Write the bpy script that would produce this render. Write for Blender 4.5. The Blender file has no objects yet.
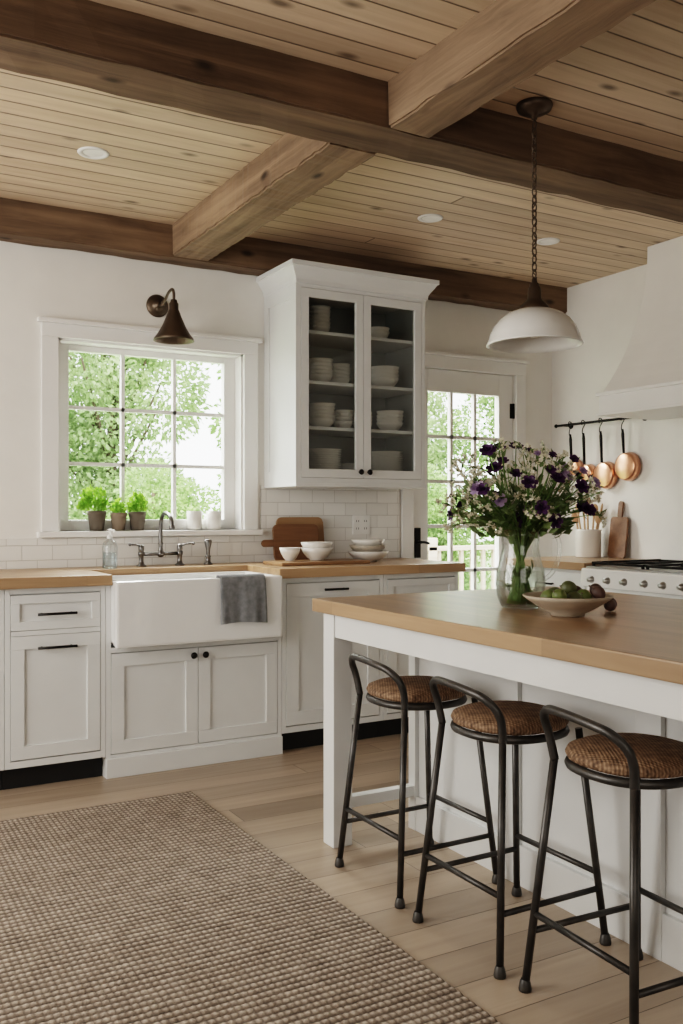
import bpy, bmesh, math, random
from mathutils import Vector, Matrix
random.seed(7)
R=random.random
def U(a,b): return a+(b-a)*random.random()
scene=bpy.context.scene
COL=scene.collection
ORG={}
# ------------------------------------------------------------------ mesh builder
class B:
    def __init__(s): s.bm=bmesh.new()
    def box(s,x0,x1,y0,y1,z0,z1,bev=0.0,M=None):
        r=bmesh.ops.create_cube(s.bm,size=1.0)
        vs=r['verts']
        for v in vs:
            v.co=Vector(((x0+x1)/2+v.co.x*(x1-x0),(y0+y1)/2+v.co.y*(y1-y0),(z0+z1)/2+v.co.z*(z1-z0)))
        if M is not None:
            for v in vs: v.co=M@v.co
        if bev>0:
            es=list({e for v in vs for e in v.link_edges})
            bmesh.ops.bevel(s.bm,geom=es,offset=bev,segments=2,affect='EDGES',profile=0.6,clamp_overlap=True)
        return s
    def lathe(s,prof,c=(0,0,0),n=32,M=None,sup=None,smooth=True):
        c=Vector(c); rings=[]
        for r,z in prof:
            if r<1e-6:
                p=Vector((0,0,z)); p=(M@p if M is not None else p)+c
                rings.append([s.bm.verts.new(p)])
            else:
                L=[]
                for i in range(n):
                    a=2*math.pi*i/n
                    k=1.0
                    if sup: k=(abs(math.cos(a))**sup+abs(math.sin(a))**sup)**(-1/sup)
                    p=Vector((r*k*math.cos(a),r*k*math.sin(a),z)); p=(M@p if M is not None else p)+c
                    L.append(s.bm.verts.new(p))
                rings.append(L)
        for A,Bq in zip(rings,rings[1:]):
            if len(A)==1 and len(Bq)==1: continue
            for i in range(n):
                j=(i+1)%n
                if len(A)==1: f=s.bm.faces.new((A[0],Bq[i],Bq[j]))
                elif len(Bq)==1: f=s.bm.faces.new((A[i],A[j],Bq[0]))
                else: f=s.bm.faces.new((A[i],A[j],Bq[j],Bq[i]))
                f.smooth=smooth
        return s
    def tube(s,pts,r,n=8,closed=False):
        pts=[Vector(p) for p in pts]; m=len(pts)
        rr=r if isinstance(r,(list,tuple)) else [r]*m
        T=[]
        for i in range(m):
            if closed: t=pts[(i+1)%m]-pts[i-1]
            else: t=pts[min(i+1,m-1)]-pts[max(i-1,0)]
            if t.length<1e-9: t=Vector((0,0,1))
            T.append(t.normalized())
        up=Vector((0,0,1)) if abs(T[0].z)<0.9 else Vector((1,0,0))
        nrm=T[0].cross(up).normalized(); rings=[]
        for i in range(m):
            nrm=(nrm-T[i]*nrm.dot(T[i]))
            if nrm.length<1e-6: nrm=T[i].orthogonal()
            nrm.normalize(); b=T[i].cross(nrm)
            rings.append([s.bm.verts.new(pts[i]+(nrm*math.cos(2*math.pi*k/n)+b*math.sin(2*math.pi*k/n))*rr[i]) for k in range(n)])
        q=m if closed else m-1
        for i in range(q):
            A=rings[i];C=rings[(i+1)%m]
            for k in range(n):
                f=s.bm.faces.new((A[k],A[(k+1)%n],C[(k+1)%n],C[k])); f.smooth=True
        if not closed:
            s.bm.faces.new(rings[0][::-1]); s.bm.faces.new(rings[-1])
        return s
    def poly(s,pts,ext,bev=0.0):
        ext=Vector(ext)
        a=[s.bm.verts.new(Vector(p)) for p in pts]; b=[s.bm.verts.new(Vector(p)+ext) for p in pts]
        fs=[s.bm.faces.new(a[::-1]),s.bm.faces.new(b)]
        n=len(pts)
        for i in range(n): fs.append(s.bm.faces.new((a[i],a[(i+1)%n],b[(i+1)%n],b[i])))
        if bev>0:
            es=list(set(fs[0].edges)|set(fs[1].edges))
            bmesh.ops.bevel(s.bm,geom=es,offset=bev,segments=2,affect='EDGES',clamp_overlap=True)
        return s
    def sphere(s,c,r,sc=(1,1,1),n=16,M=None):
        k=bmesh.ops.create_uvsphere(s.bm,u_segments=n,v_segments=max(6,n//2),radius=r)
        for v in k['verts']:
            p=Vector((v.co.x*sc[0],v.co.y*sc[1],v.co.z*sc[2]))
            if M is not None: p=M@p
            v.co=p+Vector(c)
            for f in v.link_faces: f.smooth=True
        return s
def smooth(pts,n=6,closed=False):
    P=[Vector(p) for p in pts]; m=len(P); out=[]
    rng=m if closed else m-1
    for i in range(rng):
        if closed: a,b,c,d=P[i-1],P[i],P[(i+1)%m],P[(i+2)%m]
        else: a,b,c,d=P[max(i-1,0)],P[i],P[i+1],P[min(i+2,m-1)]
        for k in range(n):
            t=k/n
            out.append(0.5*((2*b)+(c-a)*t+(2*a-5*b+4*c-d)*t*t+(3*b-a-3*c+d)*t**3))
    if not closed: out.append(P[-1])
    return out
def meta(o,label=None,cat=None,kind=None,group=None):
    if label:o["label"]=label
    if cat:o["category"]=cat
    if kind:o["kind"]=kind
    if group:o["group"]=group
def thing(name,label=None,cat=None,loc=(0,0,0),kind=None,group=None):
    o=bpy.data.objects.new(name,None); o.empty_display_size=0.05; o.location=loc; COL.objects.link(o)
    ORG[o.name]=Vector(loc); meta(o,label,cat,kind,group); return o
def mk(name,b,mat,parent=None,org=None,label=None,cat=None,kind=None,group=None,recalc=True):
    if parent is not None: o0=ORG[parent.name]
    else: o0=Vector(org if org is not None else (0,0,0))
    bm=b.bm
    if recalc: bmesh.ops.recalc_face_normals(bm,faces=bm.faces)
    bmesh.ops.translate(bm,verts=bm.verts,vec=-o0)
    me=bpy.data.meshes.new(name); bm.to_mesh(me); bm.free(); me.materials.append(mat)
    o=bpy.data.objects.new(name,me); COL.objects.link(o); ORG[o.name]=o0.copy()
    if parent is not None: o.parent=parent
    else: o.location=o0
    meta(o,label,cat,kind,group); return o
def dup(t,loc,label=None,rot=None):
    n=t.copy(); COL.objects.link(n); n.location=loc; ORG[n.name]=Vector(loc)
    if rot is not None: n.rotation_euler=rot
    if label: n["label"]=label
    def rec(src,dst):
        for c in list(src.children):
            k=c.copy(); COL.objects.link(k); k.parent=dst; rec(c,k)
    kids=list(t.children)
    for c in kids:
        k=c.copy(); COL.objects.link(k); k.parent=n; rec(c,k)
    return n
# ------------------------------------------------------------------ materials
def nm(name):
    m=bpy.data.materials.new(name); m.use_nodes=True
    nt=m.node_tree; nt.nodes.clear()
    o=nt.nodes.new('ShaderNodeOutputMaterial'); p=nt.nodes.new('ShaderNodeBsdfPrincipled')
    nt.links.new(p.outputs[0],o.inputs[0]); return m,nt,p,o
def st(nt,sock,v):
    if isinstance(v,bpy.types.NodeSocket): nt.links.new(v,sock)
    else: sock.default_value=v
def mt(nt,op,a,b=None,c=None):
    n=nt.nodes.new('ShaderNodeMath'); n.operation=op; st(nt,n.inputs[0],a)
    if b is not None: st(nt,n.inputs[1],b)
    if c is not None: st(nt,n.inputs[2],c)
    return n.outputs[0]
def comb(nt,x,y,z):
    n=nt.nodes.new('ShaderNodeCombineXYZ'); st(nt,n.inputs[0],x);st(nt,n.inputs[1],y);st(nt,n.inputs[2],z); return n.outputs[0]
def coords(nt):
    t=nt.nodes.new('ShaderNodeTexCoord'); s=nt.nodes.new('ShaderNodeSeparateXYZ'); nt.links.new(t.outputs['Object'],s.inputs[0])
    return t.outputs['Object'],s.outputs
def noise(nt,vec,scale=5,detail=3,rough=0.5,dist=0):
    n=nt.nodes.new('ShaderNodeTexNoise'); st(nt,n.inputs['Vector'],vec); n.inputs['Scale'].default_value=scale
    n.inputs['Detail'].default_value=detail; n.inputs['Roughness'].default_value=rough; n.inputs['Distortion'].default_value=dist
    return n.outputs['Fac']
def ramp(nt,f,stops):
    n=nt.nodes.new('ShaderNodeValToRGB'); st(nt,n.inputs[0],f); e=n.color_ramp.elements
    while len(e)<len(stops): e.new(0.5)
    for q,(p,c) in zip(e,stops):
        q.position=p; q.color=(*c,1)
    return n.outputs[0]
def mr(nt,v,a,b,c,d):
    n=nt.nodes.new('ShaderNodeMapRange'); st(nt,n.inputs[0],v)
    for i,x in enumerate((a,b,c,d)): n.inputs[i+1].default_value=x
    return n.outputs[0]
def mixc(nt,f,a,b,mode='MIX'):
    n=nt.nodes.new('ShaderNodeMix'); n.data_type='RGBA'; n.blend_type=mode
    st(nt,n.inputs[0],f); st(nt,n.inputs[6],a if isinstance(a,bpy.types.NodeSocket) else (*a,1)); st(nt,n.inputs[7],b if isinstance(b,bpy.types.NodeSocket) else (*b,1)); return n.outputs[2]
def bump(nt,p,h,dist=0.002,strength=1.0):
    n=nt.nodes.new('ShaderNodeBump'); n.inputs['Distance'].default_value=dist; n.inputs['Strength'].default_value=strength
    st(nt,n.inputs['Height'],h); nt.links.new(n.outputs[0],p.inputs['Normal'])
def gcol(nt,v):
    return comb(nt,v,v,v)
def plain(name,col,rough=0.5,metal=0.0,var=0.06,scale=6,bmp=0.0,bscale=60,coat=0.0,spec=None):
    m,nt,p,o=nm(name); v,s=coords(nt)
    f=noise(nt,v,scale,3)
    a=tuple(max(0,c*(1-var)) for c in col); b=tuple(min(1,c*(1+var)) for c in col)
    nt.links.new(ramp(nt,f,[(0.3,a),(0.7,b)]),p.inputs['Base Color'])
    p.inputs['Roughness'].default_value=rough; p.inputs['Metallic'].default_value=metal
    p.inputs['Coat Weight'].default_value=coat
    if spec is not None: p.inputs['Specular IOR Level'].default_value=spec
    if bmp>0: bump(nt,p,noise(nt,v,bscale,3),bmp)
    return m
def wood(name,dark,light,along=0,across=1,rough=0.5,plank=None,groove=0.02,gd=0.003,vari=0.25,knots=0.0,gs=1.0,bd=0.0006,contrast=(0.25,0.75)):
    m,nt,p,o=nm(name); v,s=coords(nt)
    third=3-along-across
    u=s[along]; w=s[across]; t=s[third]
    rnd=None;gm=None
    if plank:
        W,L=plank
        wr=mt(nt,'DIVIDE',w,W); row=mt(nt,'FLOOR',wr); fv=mt(nt,'FRACT',wr)
        wn=nt.nodes.new('ShaderNodeTexWhiteNoise'); wn.noise_dimensions='1D'; nt.links.new(row,wn.inputs['W'])
        ur=mt(nt,'ADD',mt(nt,'DIVIDE',u,L),mt(nt,'MULTIPLY',wn.outputs[0],7.3)); col=mt(nt,'FLOOR',ur); fu=mt(nt,'FRACT',ur)
        w2=nt.nodes.new('ShaderNodeTexWhiteNoise'); w2.noise_dimensions='2D'; nt.links.new(comb(nt,row,col,0.0),w2.inputs['Vector'])
        rnd=w2.outputs[0]
        e1=mt(nt,'MINIMUM',fv,mt(nt,'SUBTRACT',1.0,fv)); e2=mt(nt,'MINIMUM',fu,mt(nt,'SUBTRACT',1.0,fu))
        g1=mr(nt,e1,0.0,groove,0.0,1.0); g2=mr(nt,e2,0.0,groove*W/L,0.0,1.0)
        gm=mt(nt,'MINIMUM',g1,g2)
        u2=mt(nt,'ADD',u,mt(nt,'MULTIPLY',rnd,31.0)); t=mt(nt,'ADD',t,mt(nt,'MULTIPLY',rnd,9.0))
    else: u2=u
    gv=comb(nt,mt(nt,'MULTIPLY',u2,1.6*gs),mt(nt,'MULTIPLY',w,22.0*gs),mt(nt,'MULTIPLY',t,22.0*gs))
    g=noise(nt,gv,1.0,6,0.62,0.6)
    big=noise(nt,comb(nt,mt(nt,'MULTIPLY',u2,0.8),mt(nt,'MULTIPLY',w,5.0),t),1.3,3)
    f=mt(nt,'ADD',mt(nt,'MULTIPLY',g,0.7),mt(nt,'MULTIPLY',big,0.3))
    c=ramp(nt,f,[(contrast[0],dark),(contrast[1],light)])
    if rnd is not None:
        b=mr(nt,rnd,0,1,1-vari,1+vari*0.4); c=mixc(nt,1.0,c,gcol(nt,b),'MULTIPLY')
    if knots>0:
        vo=nt.nodes.new('ShaderNodeTexVoronoi'); vo.inputs['Scale'].default_value=1.0
        nt.links.new(comb(nt,mt(nt,'MULTIPLY',u2,3.2),mt(nt,'MULTIPLY',w,7.0),mt(nt,'MULTIPLY',t,7.0)),vo.inputs['Vector'])
        k=mr(nt,vo.outputs['Distance'],0.05,0.17,knots,0.0)
        c=mixc(nt,k,c,tuple(x*0.25 for x in dark))
    if gm is not None:
        c=mixc(nt,gm,tuple(x*0.18 for x in dark),c)
    nt.links.new(c,p.inputs['Base Color']); p.inputs['Roughness'].default_value=rough
    h=mt(nt,'MULTIPLY',g,bd)
    if gm is not None: h=mt(nt,'ADD',h,mt(nt,'MULTIPLY',gm,gd))
    bump(nt,p,h,1.0,1.0)
    return m
def clear(name,tint=(0.97,0.98,0.97),refl=0.12,edge=0.0,rough=0.02,edgecol=(0.25,0.3,0.28)):
    m=bpy.data.materials.new(name); m.use_nodes=True; nt=m.node_tree; nt.nodes.clear()
    o=nt.nodes.new('ShaderNodeOutputMaterial'); tr=nt.nodes.new('ShaderNodeBsdfTransparent'); gl=nt.nodes.new('ShaderNodeBsdfGlossy')
    gl.inputs['Roughness'].default_value=rough; lw=nt.nodes.new('ShaderNodeLayerWeight'); lw.inputs[0].default_value=0.35
    mx=nt.nodes.new('ShaderNodeMixShader')
    v,s=coords(nt); nz=noise(nt,v,3,2)
    tc=ramp(nt,nz,[(0.0,tuple(x*0.985 for x in tint)),(1.0,tint)])
    if edge>0: tc=mixc(nt,mt(nt,'MULTIPLY',mt(nt,'POWER',lw.outputs['Facing'],3.5),edge),tc,edgecol)
    nt.links.new(tc,tr.inputs[0])
    nt.links.new(mr(nt,lw.outputs['Fresnel'],0,1,refl*0.3,min(0.85,refl*4)),mx.inputs[0])
    nt.links.new(tr.outputs[0],mx.inputs[1]); nt.links.new(gl.outputs[0],mx.inputs[2]); nt.links.new(mx.outputs[0],o.inputs[0]); return m
def leafmat(name,c1,c2,scale=3,tr=0.35):
    m,nt,p,o=nm(name); v,s=coords(nt)
    c=ramp(nt,noise(nt,v,scale,4,0.7),[(0.3,c1),(0.7,c2)])
    nt.links.new(c,p.inputs['Base Color']); p.inputs['Roughness'].default_value=0.55
    t=nt.nodes.new('ShaderNodeBsdfTranslucent'); nt.links.new(c,t.inputs[0]); mx=nt.nodes.new('ShaderNodeMixShader'); mx.inputs[0].default_value=tr
    nt.links.new(p.outputs[0],mx.inputs[1]); nt.links.new(t.outputs[0],mx.inputs[2]); nt.links.new(mx.outputs[0],o.inputs[0]); return m

M_wall=plain('plaster_white',(0.79,0.768,0.728),0.85,var=0.02,bmp=0.0006,bscale=30)
M_trim=plain('trim_paint',(0.80,0.79,0.77),0.45,var=0.015)
M_cab=plain('cabinet_paint',(0.71,0.72,0.712),0.42,var=0.02)
M_cabin=plain('cabinet_interior',(0.30,0.315,0.30),0.6,var=0.05)  # grey imitates the reflection in the glass doors
M_ceil=wood('ceiling_boards',(0.44,0.315,0.215),(0.72,0.575,0.43),0,1,0.55,plank=(0.112,9.0),groove=0.05,gd=0.004,vari=0.18,knots=0.85,gs=0.8,bd=0.0004)
M_beamX=wood('beam_wood',(0.052,0.032,0.020),(0.235,0.156,0.098),0,1,0.75,knots=0.8,gs=0.8,bd=0.004,contrast=(0.3,0.7))
M_beamY=wood('beam_wood_cross',(0.095,0.060,0.037),(0.38,0.265,0.175),1,0,0.75,knots=0.9,gs=0.8,bd=0.004,contrast=(0.3,0.7))
M_floor=wood('oak_floor',(0.29,0.22,0.16),(0.50,0.40,0.305),0,1,0.36,plank=(0.16,2.1),groove=0.014,gd=0.0008,vari=0.22,gs=0.6,bd=0.0003)
M_topX=wood('worktop_wood',(0.29,0.175,0.095),(0.51,0.345,0.21),0,1,0.35,plank=(0.045,0.9),groove=0.01,gd=0.0,vari=0.18,gs=0.9,bd=0.0001)
M_topY=wood('island_top_wood',(0.28,0.175,0.10),(0.47,0.32,0.20),1,0,0.30,plank=(0.05,1.1),groove=0.01,gd=0.0,vari=0.16,gs=0.9,bd=0.0001)
M_board=wood('walnut_board',(0.10,0.045,0.02),(0.28,0.15,0.08),0,2,0.45,gs=0.9)
M_board2=wood('oak_board',(0.20,0.11,0.055),(0.42,0.26,0.14),0,2,0.45,gs=0.9)
M_spoon=wood('spoon_wood',(0.36,0.21,0.11),(0.58,0.38,0.22),2,0,0.5,gs=1.5)
M_black=plain('black_metal',(0.018,0.017,0.016),0.42,0.6,var=0.2)
M_bronze=plain('dark_bronze',(0.12,0.092,0.07),0.42,0.8,var=0.25)
M_pewter=plain('pewter',(0.20,0.195,0.19),0.3,0.9,var=0.15)
M_stool=plain('aged_iron',(0.085,0.082,0.078),0.42,0.7,var=0.3,scale=14)
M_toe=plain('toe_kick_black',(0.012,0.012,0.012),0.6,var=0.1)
M_china=plain('white_stoneware',(0.80,0.775,0.73),0.28,var=0.03,coat=0.2)
M_sink=plain('fireclay',(0.82,0.82,0.81),0.12,var=0.01,coat=0.5)
M_enamel=plain('milk_glass',(0.80,0.80,0.78),0.18,var=0.015,coat=0.4)
M_copper=plain('copper',(0.76,0.40,0.26),0.28,1.0,var=0.15)
M_steel=plain('brushed_steel',(0.45,0.45,0.44),0.3,0.95,var=0.08)
M_potg=plain('grey_clay_pot',(0.14,0.115,0.09),0.8,var=0.25,bmp=0.001)
M_soil=plain('soil',(0.03,0.02,0.012),0.95,var=0.4,bmp=0.004,bscale=120)
M_glass=clear('window_glass',refl=0.05)
M_glass2=clear('cabinet_glass',(0.95,0.96,0.95),refl=0.10)
M_vase=clear('pitcher_glass',(0.985,0.99,0.985),refl=0.10,edge=0.85,edgecol=(0.42,0.47,0.44))
M_water=clear('water',(0.93,0.96,0.91),refl=0.06,edge=0.4,edgecol=(0.5,0.56,0.46))
M_soap=clear('clear_plastic',(0.92,0.95,0.96),refl=0.12,edge=0.7,edgecol=(0.45,0.5,0.52))
M_bulb=plain('frosted_bulb',(0.85,0.85,0.82),0.5)
M_stem=leafmat('stem_green',(0.08,0.16,0.035),(0.20,0.31,0.09),20,0.1)
M_leaf=leafmat('bouquet_leaf',(0.06,0.10,0.035),(0.20,0.27,0.10),14,0.25)
M_herb=leafmat('herb_leaf',(0.14,0.34,0.04),(0.36,0.58,0.10),30,0.4)
M_purple=leafmat('purple_petal',(0.024,0.007,0.036),(0.10,0.032,0.13),60,0.1)
M_lilac=leafmat('lilac_petal',(0.36,0.26,0.48),(0.60,0.48,0.64),60,0.2)
M_petal=leafmat('cream_petal',(0.62,0.58,0.44),(0.85,0.82,0.70),60,0.25)
M_tree=leafmat('tree_leaf',(0.25,0.37,0.16),(0.60,0.70,0.42),1.6,0.45)  # tree and shrub leaf colours paled to imitate outdoor haze
M_tree2=leafmat('shrub_leaf',(0.18,0.30,0.11),(0.50,0.65,0.30),2.2,0.42)
M_bark=plain('bark',(0.16,0.12,0.09),0.9,bmp=0.01,bscale=20)
M_lawn=plain('grass',(0.34,0.45,0.22),0.9,var=0.3,bmp=0.02,bscale=50)
M_deck=wood('deck_boards',(0.50,0.46,0.40),(0.75,0.71,0.64),0,1,0.7,plank=(0.14,3.0),groove=0.03)
M_rail=wood('weathered_wood',(0.34,0.28,0.22),(0.56,0.48,0.39),0,2,0.7)
M_plate_w=plain('outlet_plastic',(0.82,0.82,0.80),0.35,var=0.01)
M_slot=plain('outlet_slot',(0.05,0.05,0.05),0.5)
def tile():
    m,nt,p,o=nm('subway_tile'); v,s=coords(nt)
    b=nt.nodes.new('ShaderNodeTexBrick'); nt.links.new(comb(nt,s[0],s[2],0.0),b.inputs['Vector'])
    b.inputs['Color1'].default_value=(0.80,0.79,0.76,1); b.inputs['Color2'].default_value=(0.74,0.73,0.70,1); b.inputs['Mortar'].default_value=(0.55,0.53,0.50,1)
    b.inputs['Scale'].default_value=1.0; b.inputs['Mortar Size'].default_value=0.0016; b.inputs['Brick Width'].default_value=0.15; b.inputs['Row Height'].default_value=0.075
    b.inputs['Mortar Smooth'].default_value=0.3
    nt.links.new(b.outputs['Color'],p.inputs['Base Color']); p.inputs['Roughness'].default_value=0.15
    h=mt(nt,'ADD',mt(nt,'MULTIPLY',b.outputs['Fac'],-0.0012),mt(nt,'MULTIPLY',noise(nt,v,14,2),0.0012)); bump(nt,p,h,1.0)
    return m
M_tile=tile()
def rushmat():
    m,nt,p,o=nm('woven_rush'); v,s=coords(nt)
    a=mt(nt,'SINE',mt(nt,'MULTIPLY',s[0],640.0)); b=mt(nt,'SINE',mt(nt,'MULTIPLY',s[1],380.0))
    k=mt(nt,'MULTIPLY',a,b); h=mr(nt,k,-1,1,0,1); nz=noise(nt,v,50,4)
    f=mt(nt,'ADD',mt(nt,'MULTIPLY',h,0.36),mt(nt,'MULTIPLY',nz,0.64))
    nt.links.new(ramp(nt,f,[(0.2,(0.055,0.030,0.017)),(0.5,(0.20,0.122,0.073)),(0.8,(0.42,0.29,0.19))]),p.inputs['Base Color'])
    p.inputs['Roughness'].default_value=0.75; bump(nt,p,f,0.004); return m
M_rush=rushmat()
RP=(0.0265,0.0195)
def rugmat():
    m,nt,p,o=nm('rug_weave'); v,s=coords(nt)
    x=s[0];y=s[1]
    row=mt(nt,'FLOOR',mt(nt,'DIVIDE',y,RP[0])); a=mt(nt,'SINE',mt(nt,'MULTIPLY',mt(nt,'FRACT',mt(nt,'DIVIDE',y,RP[0])),math.pi))
    b=mt(nt,'SINE',mt(nt,'MULTIPLY',mt(nt,'FRACT',mt(nt,'DIVIDE',x,RP[1])),math.pi))
    b=mt(nt,'ADD',mt(nt,'MULTIPLY',b,0.55),0.45)
    k=mt(nt,'MULTIPLY',a,b); fine=noise(nt,v,210,3); med=noise(nt,comb(nt,mt(nt,'MULTIPLY',x,16.0),mt(nt,'MULTIPLY',row,3.7),0.0),1.0,3)
    f=mt(nt,'ADD',mt(nt,'MULTIPLY',k,0.52),mt(nt,'ADD',mt(nt,'MULTIPLY',fine,0.28),mt(nt,'MULTIPLY',med,0.40)))
    nt.links.new(ramp(nt,f,[(0.28,(0.070,0.053,0.041)),(0.6,(0.25,0.200,0.158)),(0.98,(0.60,0.53,0.45))]),p.inputs['Base Color'])
    p.inputs['Roughness'].default_value=0.95; bump(nt,p,mt(nt,'ADD',mt(nt,'MULTIPLY',k,0.003),mt(nt,'MULTIPLY',fine,0.003)),1.0); return m
M_rug=rugmat()
def towelmat():
    m,nt,p,o=nm('towel_cloth'); v,s=coords(nt)
    w=mt(nt,'MULTIPLY',mt(nt,'SINE',mt(nt,'MULTIPLY',s[0],1400.0)),mt(nt,'SINE',mt(nt,'MULTIPLY',s[2],1400.0)))
    nt.links.new(ramp(nt,noise(nt,v,40,4),[(0.3,(0.19,0.20,0.21)),(0.7,(0.29,0.30,0.315))]),p.inputs['Base Color'])
    p.inputs['Roughness'].default_value=0.95; bump(nt,p,w,0.0006); return m
M_towel=towelmat()

# ------------------------------------------------------------------ shell
H=2.74; YB=4.85; XR=4.43; XL=-1.7; YF=-2.0
mk('floor',B().box(XL-0.2,XR+0.2,YF-0.2,YB+0.2,-0.12,0.0),M_floor,kind='structure',label='light oak plank floor')
mk('ceiling',B().box(XL-0.2,XR+0.2,YF-0.2,YB+0.2,H,H+0.15),M_ceil,kind='structure',label='knotty pine board ceiling')
WX0,WX1,WZ0,WZ1=1.08,2.11,1.12,2.115
DX0,DX1,DZ1=3.265,4.095,2.14
b=B()
b.box(XL-0.2,WX0,YB,YB+0.2,0,H); b.box(WX0,WX1,YB,YB+0.2,0,WZ0); b.box(WX0,WX1,YB,YB+0.2,WZ1,H)
b.box(WX1,DX0,YB,YB+0.2,0,H); b.box(DX0,DX1,YB,YB+0.2,DZ1,H); b.box(DX1,XR+0.2,YB,YB+0.2,0,H)
mk('wall_back',b,M_wall,kind='structure',label='white plaster wall with window and glazed door')
mk('wall_right',B().box(XR,XR+0.2,YF-0.2,YB,0,H),M_wall,kind='structure',label='white plaster wall')
mk('wall_left',B().box(XL-0.2,XL,YF-0.2,YB,0,H),M_wall,kind='structure',label='white plaster wall')
mk('wall_front',B().box(XL,XR,YF-0.2,YF,0,H),M_wall,kind='structure',label='white plaster wall')
mk('baseboard_back',B().box(DX1+0.09,XR,YB-0.018,YB,0,0.13,0.004),M_trim,kind='structure',label='white baseboard')
TY=YB-0.012
b=B()
b.box(-0.1,2.22,TY,YB,0.935,1.085); b.box(2.22,3.165,TY,YB,0.935,1.376)
mk('tile_backsplash',b,M_tile,kind='structure',label='white glazed subway tile backsplash')
# window
w=thing('window_1','white framed multi-pane window above the sink',None,((WX0+WX1)/2,YB,WZ0),kind='structure')
b=B(); cw=0.085
b.box(WX0-cw,WX0,YB-0.022,YB,WZ0-0.0,WZ1+0.0,0.003); b.box(WX1,WX1+cw,YB-0.022,YB,WZ0,WZ1,0.003)
b.box(WX0-cw,WX1+cw,YB-0.024,YB,WZ1,WZ1+0.07,0.003); b.box(WX0-cw-0.02,WX1+cw+0.02,YB-0.045,YB,WZ1+0.07,WZ1+0.092,0.004)
mk('casing',b,M_trim,w)
b=B(); b.box(WX0,WX0+0.012,YB,YB+0.2,WZ0,WZ1); b.box(WX1-0.012,WX1,YB,YB+0.2,WZ0,WZ1); b.box(WX0,WX1,YB,YB+0.2,WZ1-0.012,WZ1)
mk('jamb',b,M_trim,w)
b=B(); b.box(WX0-cw-0.02,WX1+cw+0.02,YB-0.05,YB+0.2,WZ0-0.03,WZ0,0.004)
mk('sill',b,M_trim,w)
gx0,gx1,gz0,gz1=1.155,2.03,1.178,2.07; sy0,sy1=YB+0.085,YB+0.13
b=B(); b.box(WX0+0.012,gx0,sy0,sy1,WZ0,WZ1-0.012,0.003); b.box(gx1,WX1-0.012,sy0,sy1,WZ0,WZ1-0.012,0.003)
b.box(gx0,gx1,sy0,sy1,WZ0,gz0,0.003); b.box(gx0,gx1,sy0,sy1,gz1,WZ1-0.012,0.003)
for i in (1,2):
    x=gx0+(gx1-gx0)*i/3; b.box(x-0.0095,x+0.0095,sy0+0.008,sy1-0.008,gz0,gz1)
    z=gz0+(gz1-gz0)*i/3; b.box(gx0,gx1,sy0+0.008,sy1-0.008,z-0.0095,z+0.0095)
mk('sash',b,M_trim,w)
mk('glass_pane',B().box(gx0,gx1,sy0+0.02,sy0+0.024,gz0,gz1),M_glass,w)
# door
d=thing('door_1','white glazed back door with small panes and black hardware',None,((DX0+DX1)/2,YB,0),kind='structure')
b=B(); b.box(DX0-0.085,DX0,YB-0.022,YB,0,DZ1,0.003); b.box(DX1,DX1+0.085,YB-0.022,YB,0,DZ1,0.003)
b.box(DX0-0.085,DX1+0.085,YB-0.024,YB,DZ1,DZ1+0.08,0.003); b.box(DX0-0.1,DX1+0.1,YB-0.045,YB,DZ1+0.08,DZ1+0.10,0.004)
mk('casing',b,M_trim,d)
ly0,ly1=YB+0.01,YB+0.055; dgx0,dgx1,dgz0,dgz1=3.395,3.972,0.55,1.995
b=B(); b.box(DX0+0.004,dgx0,ly0,ly1,0.01,DZ1-0.004,0.003); b.box(dgx1,DX1-0.004,ly0,ly1,0.01,DZ1-0.004,0.003)
b.box(dgx0,dgx1,ly0,ly1,0.01,dgz0,0.003); b.box(dgx0,dgx1,ly0,ly1,dgz1,DZ1-0.004,0.003)
for i in (1,2):
    x=dgx0+(dgx1-dgx0)*i/3; b.box(x-0.011,x+0.011,ly0+0.008,ly1-0.008,dgz0,dgz1)
for i in range(1,5):
    z=dgz0+(dgz1-dgz0)*i/5; b.box(dgx0,dgx1,ly0+0.008,ly1-0.008,z-0.011,z+0.011)
leaf=mk('door_leaf',b,M_trim,d)
mk('glass_pane',B().box(dgx0,dgx1,ly0+0.02,ly0+0.024,dgz0,dgz1),M_glass,leaf)
b=B(); b.box(3.29,3.335,ly0-0.008,ly0,0.93,1.12,0.003); b.tube([(3.312,ly0-0.005,1.03),(3.312,ly0-0.05,1.03)],0.009)
b.tube(smooth([(3.312,ly0-0.05,1.03),(3.33,ly0-0.055,1.03),(3.37,ly0-0.05,1.022)]),0.008)
mk('door_handle',b,M_black,leaf,label='black lever handle')
for z in (0.25,1.1,1.9):
    b=B(); b.tube([(DX1-0.006,ly0-0.008,z-0.05),(DX1-0.006,ly0-0.008,z+0.05)],0.009); b.box(DX1-0.03,DX1-0.006,ly0-0.003,ly0,z-0.05,z+0.05)
    mk('hinge',b,M_black,d,label='black hinge')
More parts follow.
